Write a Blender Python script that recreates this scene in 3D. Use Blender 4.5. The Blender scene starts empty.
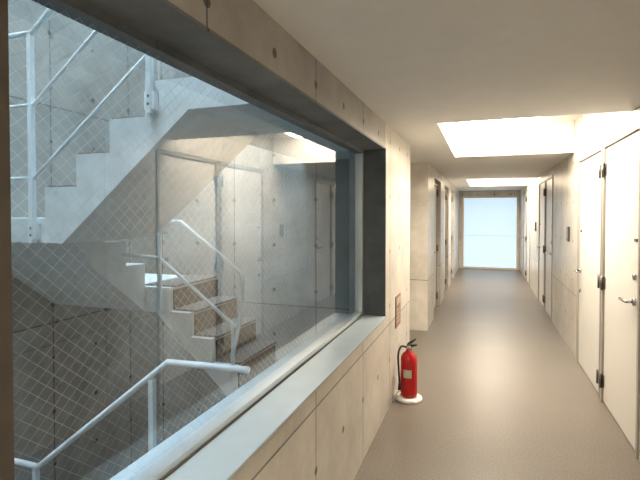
import bpy, bmesh, math, random
from mathutils import Vector, Matrix
random.seed(3)
S=bpy.context.scene
S.view_settings.view_transform='Standard'

# ------------------------------------------------------------ materials
def newmat(n):
    m=bpy.data.materials.new(n); m.use_nodes=True
    nt=m.node_tree; b=nt.nodes['Principled BSDF']
    return m,nt,b
def plain(n,col,rough=.5,metal=0,noise=.06,scale=6,emit=None,es=0,bump=0):
    m,nt,b=newmat(n)
    b.inputs['Roughness'].default_value=rough
    b.inputs['Metallic'].default_value=metal
    g=nt.nodes.new('ShaderNodeNewGeometry')
    t=nt.nodes.new('ShaderNodeTexNoise'); t.inputs['Scale'].default_value=scale; t.inputs['Detail'].default_value=4
    nt.links.new(g.outputs['Position'],t.inputs['Vector'])
    r=nt.nodes.new('ShaderNodeMapRange'); r.inputs[1].default_value=.3; r.inputs[2].default_value=.7
    r.inputs[3].default_value=1-noise; r.inputs[4].default_value=1+noise
    nt.links.new(t.outputs['Fac'],r.inputs[0])
    mx=nt.nodes.new('ShaderNodeVectorMath'); mx.operation='SCALE'
    mx.inputs[0].default_value=col
    nt.links.new(r.outputs[0],mx.inputs['Scale'])
    nt.links.new(mx.outputs[0],b.inputs['Base Color'])
    if emit:
        b.inputs['Emission Color'].default_value=(*emit,1); b.inputs['Emission Strength'].default_value=es
    if bump:
        bp=nt.nodes.new('ShaderNodeBump'); bp.inputs['Strength'].default_value=bump; bp.inputs['Distance'].default_value=.003
        nt.links.new(t.outputs['Fac'],bp.inputs['Height']); nt.links.new(bp.outputs[0],b.inputs['Normal'])
    return m
def concrete(n,col,rough=.6,pu=.9,pz=1.8,hole=.45,contrast=.16,line=.7,offu=0.0,offz=0.0,nscale=1.9,hr=.019):
    m,nt,b=newmat(n); L=nt.links.new; N=nt.nodes.new
    b.inputs['Roughness'].default_value=rough
    g=N('ShaderNodeNewGeometry')
    sp=N('ShaderNodeSeparateXYZ'); L(g.outputs['Position'],sp.inputs[0])
    sn=N('ShaderNodeSeparateXYZ'); L(g.outputs['True Normal'],sn.inputs[0])
    def M(op,a,bb=None,c=None):
        k=N('ShaderNodeMath'); k.operation=op
        for i,v in enumerate((a,bb,c)):
            if v is None: continue
            if isinstance(v,(int,float)): k.inputs[i].default_value=v
            else: L(v,k.inputs[i])
        return k.outputs[0]
    anx=M('ABSOLUTE',sn.outputs[0]); anz=M('ABSOLUTE',sn.outputs[2])
    isx=M('GREATER_THAN',anx,.5); isz=M('GREATER_THAN',anz,.5)
    u=M('ADD',M('MULTIPLY',sp.outputs[1],isx),M('MULTIPLY',sp.outputs[0],M('SUBTRACT',1,isx)))
    v=M('ADD',M('MULTIPLY',sp.outputs[1],isz),M('MULTIPLY',sp.outputs[2],M('SUBTRACT',1,isz)))
    u=M('ADD',u,20+offu); v=M('ADD',v,20+offz)
    def ln(c,p,w):
        f=M('FRACT',M('DIVIDE',c,p)); d=M('ABSOLUTE',M('SUBTRACT',f,.5))
        return M('LESS_THAN',d,w/p)
    j=M('MAXIMUM',ln(u,pu,.005),ln(v,pz,.005))
    hu=M('MULTIPLY',M('SUBTRACT',M('FRACT',M('DIVIDE',M('ADD',u,.225),hole)),.5),hole)
    hv=M('MULTIPLY',M('SUBTRACT',M('FRACT',M('DIVIDE',M('ADD',v,.075),hole)),.5),hole)
    d=M('SQRT',M('ADD',M('MULTIPLY',hu,hu),M('MULTIPLY',hv,hv)))
    h=M('LESS_THAN',d,hr)
    t=N('ShaderNodeTexNoise'); t.inputs['Scale'].default_value=nscale; t.inputs['Detail'].default_value=9; t.inputs['Roughness'].default_value=.7
    L(g.outputs['Position'],t.inputs['Vector'])
    r=N('ShaderNodeMapRange'); r.inputs[1].default_value=.3; r.inputs[2].default_value=.72
    r.inputs[3].default_value=1-contrast; r.inputs[4].default_value=1+contrast; L(t.outputs['Fac'],r.inputs[0])
    cu=M('FLOOR',M('ADD',M('DIVIDE',u,pu),.5)); cv=M('FLOOR',M('ADD',M('DIVIDE',v,pz),.5))
    cb=N('ShaderNodeCombineXYZ'); L(cu,cb.inputs[0]); L(cv,cb.inputs[1])
    wn=N('ShaderNodeTexWhiteNoise'); L(cb.outputs[0],wn.inputs[0])
    pt=M('ADD',M('MULTIPLY',wn.outputs['Value'],.18),.91)
    f=M('MULTIPLY',r.outputs[0],pt)
    f=M('MULTIPLY',f,M('SUBTRACT',1,M('MULTIPLY',j,line)))
    f=M('MULTIPLY',f,M('SUBTRACT',1,M('MULTIPLY',h,.8)))
    mx=N('ShaderNodeVectorMath'); mx.operation='SCALE'; mx.inputs[0].default_value=col; L(f,mx.inputs['Scale'])
    L(mx.outputs[0],b.inputs['Base Color'])
    bp=N('ShaderNodeBump'); bp.inputs['Strength'].default_value=.35; bp.inputs['Distance'].default_value=.004
    L(M('ADD',t.outputs['Fac'],M('MULTIPLY',M('ADD',j,h),-1)),bp.inputs['Height']); L(bp.outputs[0],b.inputs['Normal'])
    return m
C_IN=concrete('concrete_corridor',(.52,.49,.435),rough=.32,contrast=.26,hr=.020)
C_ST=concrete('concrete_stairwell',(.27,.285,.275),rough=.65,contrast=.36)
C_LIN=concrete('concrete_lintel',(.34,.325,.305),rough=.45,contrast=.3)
LINING=concrete('jamb_concrete_shaded',(.085,.10,.115),rough=.45,contrast=.5,line=.3)  # jamb shadow is put into this dark blue-grey concrete colour
SOFFIT=concrete('concrete_lintel_shaded',(.13,.135,.14),rough=.5,contrast=.5)  # darker copy of the lintel concrete, soffit shade painted into its colour
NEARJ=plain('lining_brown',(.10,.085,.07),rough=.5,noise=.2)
CEIL=plain('ceiling_paint',(.76,.75,.73),rough=.7,noise=.02)
WHITE=plain('coffer_paint',(.85,.83,.78),rough=.7,noise=.01)
DOOR=plain('door_paint',(.70,.69,.66),rough=.3,noise=.015,scale=2)
DFR=plain('door_frame_paint',(.36,.34,.31),rough=.35,noise=.03)
GAP=plain('door_gap',(.08,.07,.06),rough=.8)
METAL=plain('steel_dark',(.12,.115,.11),rough=.35,metal=.8)
CHROME=plain('steel_satin',(.45,.45,.45),rough=.25,metal=1)
ALU=plain('aluminium',(.52,.57,.60),rough=.35,metal=.6)
SILL=plain('sill_metal',(.38,.45,.49),rough=.4,metal=.15,noise=.05)
STW=plain('stair_steel_white',(.64,.71,.73),rough=.5,noise=.1,scale=9)
STC=plain('stair_concrete_light',(.72,.75,.75),rough=.6,noise=.1,scale=5)
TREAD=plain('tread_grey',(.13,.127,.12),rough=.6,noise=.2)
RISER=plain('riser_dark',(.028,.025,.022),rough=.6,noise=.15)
RAIL=plain('rail_paint',(.72,.80,.84),rough=.35,noise=.02)
RED=plain('extinguisher_red',(.42,.007,.009),rough=.22,noise=.02)
BLACK=plain('rubber_black',(.02,.02,.02),rough=.5)
LABEL=plain('label_paper',(.45,.42,.36),rough=.5)
PLAST=plain('plastic_white',(.8,.79,.76),rough=.35,noise=.01)
SIGNM=plain('sign_brown',(.22,.10,.075),rough=.4,noise=.15,scale=30)
WOOD=plain('frame_cream',(.66,.56,.42),rough=.4)
PANEL=plain('light_diffuser',(.9,.88,.82),rough=.6,noise=0,emit=(1,.872,.70),es=24)
FROST=plain('frosted_glass_daylit',(.5,.65,.8),rough=.3,noise=.05,scale=.9,emit=(.56,.77,.97),es=.78)
def floormat():
    m,nt,b=newmat('floor_vinyl'); L=nt.links.new; N=nt.nodes.new
    g=N('ShaderNodeNewGeometry')
    t=N('ShaderNodeTexNoise'); t.inputs['Scale'].default_value=110; t.inputs['Detail'].default_value=2; L(g.outputs['Position'],t.inputs['Vector'])
    t2=N('ShaderNodeTexNoise'); t2.inputs['Scale'].default_value=1.3; t2.inputs['Detail'].default_value=5; L(g.outputs['Position'],t2.inputs['Vector'])
    r=N('ShaderNodeMapRange'); r.inputs[1].default_value=.3; r.inputs[2].default_value=.7; r.inputs[3].default_value=.6; r.inputs[4].default_value=1.4; L(t.outputs['Fac'],r.inputs[0])
    r2=N('ShaderNodeMapRange'); r2.inputs[1].default_value=.3; r2.inputs[2].default_value=.7; r2.inputs[3].default_value=.93; r2.inputs[4].default_value=1.07; L(t2.outputs['Fac'],r2.inputs[0])
    mm=N('ShaderNodeMath'); mm.operation='MULTIPLY'; L(r.outputs[0],mm.inputs[0]); L(r2.outputs[0],mm.inputs[1])
    mx=N('ShaderNodeVectorMath'); mx.operation='SCALE'; mx.inputs[0].default_value=(.138,.118,.10); L(mm.outputs[0],mx.inputs['Scale'])
    L(mx.outputs[0],b.inputs['Base Color'])
    b.inputs['Roughness'].default_value=.36
    bp=N('ShaderNodeBump'); bp.inputs['Strength'].default_value=.2; bp.inputs['Distance'].default_value=.001
    L(t.outputs['Fac'],bp.inputs['Height']); L(bp.outputs[0],b.inputs['Normal'])
    return m
FLOOR=floormat()
def glassmat():
    m=bpy.data.materials.new('window_glass'); m.use_nodes=True; nt=m.node_tree
    for n in list(nt.nodes): nt.nodes.remove(n)
    N=nt.nodes.new; L=nt.links.new
    o=N('ShaderNodeOutputMaterial'); mix=N('ShaderNodeMixShader')
    tr=N('ShaderNodeBsdfTransparent'); tr.inputs[0].default_value=(.93,.95,.95,1)
    gl=N('ShaderNodeBsdfGlossy'); gl.inputs['Roughness'].default_value=.0; gl.inputs['Color'].default_value=(.97,.97,.97,1)
    fr=N('ShaderNodeFresnel'); fr.inputs['IOR'].default_value=2.3
    L(fr.outputs[0],mix.inputs[0]); L(tr.outputs[0],mix.inputs[1]); L(gl.outputs[0],mix.inputs[2]); L(mix.outputs[0],o.inputs[0])
    return m
GLASS=glassmat()

# ------------------------------------------------------------ builder
class B:
    def __init__(s,name): s.n=name; s.bm=bmesh.new(); s.m=[]
    def mi(s,m):
        if m not in s.m: s.m.append(m)
        return s.m.index(m)
    def _tag(s,fs,m,smooth=False):
        i=s.mi(m)
        for f in fs: f.material_index=i; f.smooth=smooth
    def box(s,x0,x1,y0,y1,z0,z1,m,bev=0):
        r=bmesh.ops.create_cube(s.bm,size=1)
        vs=r['verts']
        for v in vs:
            v.co=Vector((x0+(v.co.x+.5)*(x1-x0),y0+(v.co.y+.5)*(y1-y0),z0+(v.co.z+.5)*(z1-z0)))
        fs=list({f for v in vs for f in v.link_faces})
        s._tag(fs,m)
        if bev:
            es=list({e for v in vs for e in v.link_edges})
            g=bmesh.ops.bevel(s.bm,geom=es,offset=bev,segments=2,affect='EDGES',profile=.5)
            s._tag(g['faces'],m)
        return s
    def prism(s,pts,axis,a0,a1,m):
        def P(p,a):
            return {'y':(p[0],a,p[1]),'x':(a,p[0],p[1]),'z':(p[0],p[1],a)}[axis]
        v0=[s.bm.verts.new(P(p,a0)) for p in pts]; v1=[s.bm.verts.new(P(p,a1)) for p in pts]
        fs=[s.bm.faces.new(v0),s.bm.faces.new(v1[::-1])]
        n=len(pts)
        for i in range(n):
            fs.append(s.bm.faces.new((v0[i],v1[i],v1[(i+1)%n],v0[(i+1)%n])))
        bmesh.ops.recalc_face_normals(s.bm,faces=fs)
        s._tag(fs,m); return s
    def cone(s,c,r0,r1,h,m,axis=(0,0,1),seg=24,smooth=True):
        r=bmesh.ops.create_cone(s.bm,cap_ends=True,segments=seg,radius1=r0,radius2=r1,depth=h)
        q=Vector((0,0,1)).rotation_difference(Vector(axis))
        fs=list({f for v in r['verts'] for f in v.link_faces})
        for v in r['verts']: v.co=q@v.co+Vector(c)
        i=s.mi(m)
        for f in fs: f.material_index=i; f.smooth=smooth and len(f.verts)==4
        return s
    def lathe(s,c,prof,m,seg=32):
        rings=[]
        for r,z in prof:
            rings.append([s.bm.verts.new((c[0]+r*math.cos(2*math.pi*k/seg),c[1]+r*math.sin(2*math.pi*k/seg),c[2]+z)) for k in range(seg)])
        fs=[]
        for a,b in zip(rings,rings[1:]):
            for k in range(seg):
                fs.append(s.bm.faces.new((a[k],a[(k+1)%seg],b[(k+1)%seg],b[k])))
        fs.append(s.bm.faces.new(rings[0][::-1])); fs.append(s.bm.faces.new(rings[-1]))
        s._tag(fs,m,True); return s
    def tube(s,pts,r,m,seg=10):
        pts=[Vector(p) for p in pts]; rings=[]
        prev=None
        for i,p in enumerate(pts):
            if i==0: d=(pts[1]-p).normalized()
            elif i==len(pts)-1: d=(p-pts[i-1]).normalized()
            else:
                d1=(p-pts[i-1]).normalized(); d2=(pts[i+1]-p).normalized(); d=(d1+d2).normalized()
            if prev is None:
                up=Vector((0,0,1)) if abs(d.z)<.9 else Vector((1,0,0))
                n=d.cross(up).normalized()
            else:
                n=(prev-d*prev.dot(d)).normalized()
            prev=n; b=d.cross(n)
            rings.append([s.bm.verts.new(p+r*(math.cos(2*math.pi*k/seg)*n+math.sin(2*math.pi*k/seg)*b)) for k in range(seg)])
        fs=[]
        for a,bb in zip(rings,rings[1:]):
            for k in range(seg): fs.append(s.bm.faces.new((a[k],a[(k+1)%seg],bb[(k+1)%seg],bb[k])))
        fs.append(s.bm.faces.new(rings[0][::-1])); fs.append(s.bm.faces.new(rings[-1]))
        bmesh.ops.recalc_face_normals(s.bm,faces=fs)
        s._tag(fs,m,True); return s
    def done(s,parent=None):
        me=bpy.data.meshes.new(s.n); s.bm.to_mesh(me); s.bm.free()
        for m in s.m: me.materials.append(m)
        o=bpy.data.objects.new(s.n,me); S.collection.objects.link(o)
        if parent: o.parent=parent
        return o

XL,XR,ZC=-.74,.96,2.32
XG=-.94   # glass plane
YB,YE=-3.0,14.7
W0,W1=.50,3.65  # window y range
ZS,ZH=.79,2.125
CORD=.36
COF=[(-2.4,-.1),(3.8,6.1),(10.0,12.4)]

# ------------------------------------------------------------ floor / ceiling
f=B('floor')
f.box(XL-.26,XR+.1,YB,YE+.3,-.2,0,FLOOR)
f.box(-2.4,XL-.26,4.95,6.6,-.2,0,FLOOR)
f.done()
c=B('ceiling')
ys=[YB]+[v for p in COF for v in p]+[YE+.3]
c.box(XL-.26,-.37,YB,YE+.3,ZC,ZC+.42,CEIL)
for i in range(0,len(ys),2):
    c.box(-.37,XR+.1,ys[i],ys[i+1],ZC,ZC+.42,CEIL)
c.box(-2.4,XL-.26,4.95,6.6,2.32,2.44,CEIL)
c.done()
for (a,b) in COF:
    k=B('ceiling_light_coffer')
    t=.012
    k.box(-.369,-.369+t,a+.001,b-.001,ZC,ZC+CORD,WHITE)
    k.box(-.369+t,XR-.001,a+.001,a+.001+t,ZC,ZC+CORD,WHITE)
    k.box(-.369+t,XR-.001,b-.001-t,b-.001,ZC,ZC+CORD,WHITE)
    k.box(-.369,XR+.02,a+.001,b-.001,ZC+CORD,ZC+CORD+.03,WHITE)
    k.box(-.27,XR-.40,a+.10,b-.10,ZC+CORD-.03,ZC+CORD-.001,PANEL)
    k.done()

# ------------------------------------------------------------ left wall (window)
w=B('wall_left')
XO=-1.03
w.box(XO,XL,YB,W0,0,ZC,C_IN)
w.box(XO,XL,W0,W1,0,ZS,C_IN)
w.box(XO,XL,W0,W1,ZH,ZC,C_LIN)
w.box(XO,XL,W1,4.95,0,ZC,C_IN)
segs=[(6.58,7.45),(8.55,9.35),(10.45,11.25),(12.35,YE)]
for a,b in segs: w.box(-1.0,XL,a,b,0,ZC,C_IN)
for a,b in ((7.45,8.55),(9.35,10.45),(11.25,12.35)):
    w.box(-1.0,XL-.14,a,b,0,ZC,C_IN)
    w.box(XL-.14,XL,a,b,2.18,ZC,C_IN)
w.done()
w=B('wall_passage')
w.box(-2.5,-1.0,6.58,6.75,0,2.32,C_IN)
w.box(-2.5,-2.35,4.95,6.58,0,2.32,C_IN)
w.box(-2.5,XO,4.80,4.95,0,2.32,C_IN)
w.done()
w=B('window_1')
FN=.694
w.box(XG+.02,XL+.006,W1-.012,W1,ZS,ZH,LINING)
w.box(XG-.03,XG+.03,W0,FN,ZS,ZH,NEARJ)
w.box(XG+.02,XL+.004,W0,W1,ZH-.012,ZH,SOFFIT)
w.box(XG+.02,XL+.012,W0,W1,ZS-.002,ZS+.014,SILL,.003)
w.box(XO-.04,XG-.02,W0,W1,ZS-.002,ZS+.008,SILL)
w.box(XG-.03,XG+.03,FN,W1-.012,ZS+.014,ZS+.014+.03,ALU,.003)
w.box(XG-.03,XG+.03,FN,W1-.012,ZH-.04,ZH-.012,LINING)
w.box(XG-.03,XG+.03,W1-.05,W1-.012,ZS+.04,ZH-.04,ALU,.003)
w.box(XG+.03,XG+.036,W0,W1,ZS+.014,ZS+.022,GAP)
win=w.done()
g=B('glass_pane')
bm=g.bm
vs=[bm.verts.new(p) for p in ((XG,FN,ZS+.044),(XG,W1-.05,ZS+.044),(XG,W1-.05,ZH-.04),(XG,FN,ZH-.04))]
g._tag([bm.faces.new(vs)],GLASS)
g.done(win)
WIRE=plain('mesh_wire',(.64,.68,.70),rough=.4,metal=.0,noise=0)
g=B('glass_wire_mesh')
y0,y1,z0,z1=FN,W1-.05,ZS+.044,ZH-.04
p=.042; sl=.85; wd=.00045
def clipline(c,sgn):
    ya=c; yb=c+sgn*(z1-z0)/sl
    lo,hi=sorted((ya,yb)); lo=max(lo,y0); hi=min(hi,y1)
    if hi-lo<.01: return None
    return (lo,z0+sgn*sl*(lo-c)),(hi,z0+sgn*sl*(hi-c))
n=int((y1-y0+(z1-z0)/sl)/p)+2
for sgn in (1,-1):
    for i in range(n):
        cc=(y0-(z1-z0)/sl+i*p) if sgn==1 else (y0+i*p)
        q=clipline(cc,sgn)
        if not q: continue
        (ya,za),(yb,zb)=q
        h=wd*math.sqrt(1+sl*sl)
        vs=[g.bm.verts.new((XG-.003,yy,zz)) for yy,zz in ((ya,za-h),(yb,zb-h),(yb,zb+h),(ya,za+h))]
        g._tag([g.bm.faces.new(vs)],WIRE)
g.done(win)

# ------------------------------------------------------------ right wall and doors
doorsR=[(1.2,2.1,'n'),(3.60,4.58,'n'),(4.68,5.72,'f'),(7.85,8.70,'n'),(8.80,9.65,'f'),(11.6,12.45,'n'),(12.55,13.4,'f')]
DH=2.17
w=B('wall_right')
cur=YB
ZW=ZC+CORD
for a,b,_ in doorsR:
    if a-.04>cur: w.box(XR,XR+.2,cur,a-.04,0,ZW,C_IN)
    w.box(XR,XR+.2,a-.04,b+.04,DH+.04,ZW,C_IN)
    w.box(XR+.08,XR+.2,a-.04,b+.04,0,DH+.04,C_IN)
    cur=b+.04
w.box(XR,XR+.2,cur,YE,0,ZW,C_IN)
w.done()
def door(idx,x,a,b,side,nrm,H=DH,mat=DOOR):
    o=B('door_%d'%idx)
    def bx(d0,d1,y0,y1,z0,z1,m,bev=0):
        xs=sorted((x-nrm*d0,x-nrm*d1)); o.box(xs[0],xs[1],y0,y1,z0,z1,m,bev)
    bx(-.012,.07,a-.035,a,0,H+.03,DFR,.003); bx(-.012,.07,b,b+.035,0,H+.03,DFR,.003)
    bx(-.012,.07,a,b,H,H+.03,DFR,.003)
    bx(.05,.07,a,b,.0,H,GAP)
    bx(.006,.045,a+.006,b-.006,.008,H-.006,mat,.003)
    hy=b if side=='n' else a
    ly=a+.10 if side=='n' else b-.10
    for z in (.18,1.02,1.98):
        o.cone((x+nrm*.016,hy-.004 if side=='n' else hy+.004,z),.011,.011,.12,METAL,seg=12)
        bx(-.002,.006,hy-.035,hy-.0 ,z-.05,z+.05,METAL) if side=='n' else bx(-.002,.006,hy,hy+.035,z-.05,z+.05,METAL)
    d=1 if side=='n' else -1
    o.cone((x+nrm*.004,ly,1.01),.026,.026,.016,CHROME,axis=(1,0,0),seg=20)
    o.tube([(x,ly,1.01),(x+nrm*.05,ly,1.01),(x+nrm*.055,ly+d*.015,1.01),(x+nrm*.055,ly+d*.135,1.01)],.010,CHROME)
    o.cone((x+nrm*.003,ly,.80 if idx%2 else 1.18),.022,.022,.014,CHROME,axis=(1,0,0),seg=20)
    bx(-.001,.01,ly-.03,ly+.03,1.42,1.44,METAL)
    return o.done()
idx=1
for a,b,s in doorsR:
    door(idx,XR,a,b,s,-1); idx+=1
for a,b in ((7.5,8.5),(9.4,10.4),(11.3,12.3)):
    door(idx,XL-.06,a+.04,b-.04,'n',1,H=2.1); idx+=1

# ------------------------------------------------------------ end wall with frosted glass
w=B('wall_back')
gx0,gx1,gz=-.60,.86,2.10
w.box(XL-.3,gx0-.06,YE,YE+.2,0,ZC,C_IN); w.box(gx1+.06,XR+.2,YE,YE+.2,0,ZC,C_IN); w.box(gx0-.06,gx1+.06,YE,YE+.2,gz+.06,ZC,C_IN)
w.done()
w=B('window_2')
w.box(gx0-.06,gx0,YE-.01,YE+.1,0,gz+.06,WOOD,.004); w.box(gx1,gx1+.06,YE-.01,YE+.1,0,gz+.06,WOOD,.004)
w.box(gx0,gx1,YE-.01,YE+.1,gz,gz+.06,WOOD,.004); w.box(gx0,gx1,YE-.01,YE+.1,0,.06,WOOD,.004)
w.box(gx0,gx1,YE+.03,YE+.05,.06,gz,FROST)
w.box(gx0,gx1,YE+.025,YE+.035,.985,.995,ALU)
w.done()
w=B('wall_front'); w.box(XO,XR+.2,YB-.15,YB,0,ZC,C_IN); w.done()

# ------------------------------------------------------------ stairwell shell
w=B('wall_stairwell')
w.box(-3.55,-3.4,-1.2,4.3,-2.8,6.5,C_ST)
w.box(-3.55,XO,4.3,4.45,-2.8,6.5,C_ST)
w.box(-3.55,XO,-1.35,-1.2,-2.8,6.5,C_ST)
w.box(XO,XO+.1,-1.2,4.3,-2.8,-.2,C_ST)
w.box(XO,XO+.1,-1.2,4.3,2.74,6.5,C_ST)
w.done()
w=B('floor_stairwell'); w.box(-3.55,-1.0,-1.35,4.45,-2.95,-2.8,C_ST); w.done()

# ------------------------------------------------------------ stairs
ST=bpy.data.objects.new('staircase',None); S.collection.objects.link(ST)
RI,GO=.178,.235
YA0,YA1=2.02,2.80
def flightA(dz,name,mat):
    s=B(name)
    x=-2.38; z=1.58
    pts=[(-3.38,z+dz),(x,z+dz)]
    for i in range(4):
        z+=RI; pts.append((x,z+dz)); x+=GO; pts.append((x,z+dz))
    pts[-1]=(-1.06,z+dz)
    pts+=[(-1.06,z-.16+dz),(-1.41,z-.16+dz),(-2.25,1.44+dz),(-3.38,1.44+dz)]
    s.prism(pts,'y',YA0,YA1,mat)
    x=-2.38;z=1.58
    for i in range(3):
        z+=RI; s.box(x-.012,x+GO,YA0+.03,YA1-.03,z+dz,z+dz+.012,TREAD); x+=GO
    return s.done(ST)
flightA(0,'upper_flight',STW)
flightA(-2.48,'lower_flight',STW)
def railA(dz,turn):
    s=B('railing_side')
    y=YA0-.03
    for h,r in ((1.05,.017),(.645,.011),(.23,.011)):
        end=[(-1.50,y+.04,2.29+h+dz),(-1.50,4.25,2.29+h+dz)] if turn else [(-1.06,y,2.29+h+dz)]
        s.tube([(-3.3,y,1.58+h+dz),(-2.42,y,1.58+h+dz),(-1.52,y,2.28+h+dz)]+end,r,RAIL)
    for x,zb,zt in ((-2.44,1.44,1.58+1.05),(-1.62,2.12,2.18+1.05),(-3.3,1.44,2.63)):
        s.box(x-.014,x+.014,y-.014,y+.014,zb+dz,zt+dz,RAIL)
        s.box(x-.03,x+.03,y-.006,YA0,zb+.02+dz,zb+.11+dz,RAIL)
        for q in (.045,.085): s.cone((x,y-.01,zb+q+dz),.008,.008,.012,METAL,axis=(0,1,0),seg=8)
    return s.done(ST)
railA(0,True); railA(-2.48,False)
s=B('landing_slab')
s.box(-1.68,-1.04,YA1,4.3,2.13,2.29,STW)
s.box(-1.68,-1.04,YA1,4.3,-.2,-.0,STW)
s.done(ST)
YB0,YB1=2.95,3.62
s=B('middle_flight')
xs=-2.24; z=1.05
pts=[(-2.50,z),(xs,z)]
x=xs
n=5; g5=.185
for i in range(n):
    z-=RI; pts.append((x,z)); x+=g5; pts.append((x,z))
pts+=[(x,0.0),(x-.12,0.0),(-2.36,.86),(-2.50,.86)]
s.prism(pts,'y',YB0,YB1,STC)
x=xs;z=1.05
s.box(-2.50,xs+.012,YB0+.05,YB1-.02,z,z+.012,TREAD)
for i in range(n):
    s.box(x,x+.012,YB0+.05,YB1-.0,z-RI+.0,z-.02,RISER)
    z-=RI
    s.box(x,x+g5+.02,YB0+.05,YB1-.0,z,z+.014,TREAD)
    x+=g5
s.box(-3.38,-2.50,YB0,YB1,.86,1.05,STW)
pp=[(YB0,1.05),(YB0,1.05+RI),(YB0-.2,1.05+RI),(YB0-.2,1.05+2*RI),(YB0-.4,1.05+2*RI),(YB0-.4,1.44),(YB0-.62,1.44),(YB0-.50,1.24),(YB0,.86)]
s.prism(pp,'x',-3.38,-2.46,STW)
s.done(ST)
s=B('railing_inner')
y=YB0-.03
s.tube([(-2.42,y-.25,1.60),(-2.30,y,1.55),(-2.11,y,1.55),(-1.62,y,1.20),(-1.60,y,1.16),(-1.60,y,.95),(-1.68,y,.62),(-1.68,y,.30)],.016,RAIL)
s.tube([(-2.42,y-.25,1.32),(-2.30,y,1.28),(-1.70,y,.84),(-1.68,y,.80),(-1.68,y,.3)],.013,RAIL)
s.box(-2.312,-2.288,y-.012,y+.012,.9,1.55,RAIL)
s.done(ST)

# ------------------------------------------------------------ fire extinguisher
E=bpy.data.objects.new('fire_extinguisher',None); S.collection.objects.link(E)
ex,ey=-.615,4.08
b=B('body')
b.lathe((ex,ey,.035),[(.062,0),(.07,.008),(.072,.03),(.072,.30),(.068,.335),(.052,.365),(.028,.385),(.022,.40)],RED)
b.lathe((ex,ey,.435),[(.024,0),(.024,.03),(.016,.035)],CHROME,20)
b.done(E)
b=B('label'); 
seg=16
for (z0_,z1_,m_) in ((.17,.24,LABEL),):
    vs0=[];vs1=[]
    for k in range(seg+1):
        an=-2.1+1.0*k/seg
        vs0.append(b.bm.verts.new((ex+.0728*math.cos(an),ey+.0728*math.sin(an),z0_+.035)))
        vs1.append(b.bm.verts.new((ex+.0728*math.cos(an),ey+.0728*math.sin(an),z1_+.035)))
    fs=[b.bm.faces.new((vs0[k],vs0[k+1],vs1[k+1],vs1[k])) for k in range(seg)]
    b._tag(fs,m_,True)
b.done(E)
b=B('lever_handle')
b.prism([(ex-.02,.455),(ex+.02,.455),(ex+.07,.475),(ex+.07,.484),(ex-.01,.478),(ex-.02,.47)],'y',ey-.010,ey+.010,BLACK)
b.prism([(ex-.02,.478),(ex+.0,.50),(ex+.055,.535),(ex+.062,.527),(ex+.02,.488)],'y',ey-.010,ey+.010,BLACK)
b.cone((ex,ey-.03,.46),.014,.014,.012,LABEL,axis=(0,1,0))
b.done(E)
b=B('hose')
pts=[]
P=[(ex-.02,ey-.01,.455),(ex-.06,ey-.04,.465),(ex-.082,ey-.06,.40),(ex-.076,ey-.07,.28),(ex-.068,ey-.07,.16)]
for i in range(len(P)-1):
    for k in range(5):
        t=k/5; p0=Vector(P[max(i-1,0)]);p1=Vector(P[i]);p2=Vector(P[i+1]);p3=Vector(P[min(i+2,len(P)-1)])
        pts.append(.5*((2*p1)+(-p0+p2)*t+(2*p0-5*p1+4*p2-p3)*t*t+(-p0+3*p1-3*p2+p3)*t**3))
pts.append(Vector(P[-1]))
b.tube(pts,.009,BLACK); b.cone((ex-.068,ey-.07,.13),.016,.010,.06,BLACK)
b.done(E)
b=B('stand')
b.lathe((ex,ey,0),[(.112,0),(.116,.006),(.114,.020),(.098,.032),(.080,.034),(.078,.030)],PLAST,40)
b.done(E)
s=B('fire_extinguisher_sign')
s.box(XL,XL+.008,4.10,4.34,.60,.88,SIGNM,.002)
s.box(XL+.008,XL+.010,4.125,4.315,.80,.86,LABEL)
for i in range(4): s.box(XL+.008,XL+.0095,4.13,4.31-.03*(i%2),.64+.035*i,.652+.035*i,LABEL)
s.done()
for y in (6.3,10.2):
    s=B('intercom_panel'); s.box(XR-.022,XR-.001,y,y+.10,1.28,1.46,METAL,.004); s.cone((XR-.024,y+.05,1.33),.014,.014,.006,CHROME,axis=(1,0,0)); s.done()

# ------------------------------------------------------------ world
wd_=bpy.data.worlds.new('World'); S.world=wd_; wd_.use_nodes=True
bg=wd_.node_tree.nodes['Background']; bg.inputs[0].default_value=(.72,.88,1,1); bg.inputs[1].default_value=16.5

# ------------------------------------------------------------ camera
cd=bpy.data.cameras.new('Camera'); cam=bpy.data.objects.new('Camera',cd); S.collection.objects.link(cam)
cd.sensor_width=36; cd.lens=470/640*36; cd.clip_start=.02
pitch=math.atan(10/470); cd.shift_y=-15/640
cam.location=(0,0,1.6)
cam.rotation_euler=(math.radians(90)-pitch,0,math.radians(19.35))
S.camera=cam
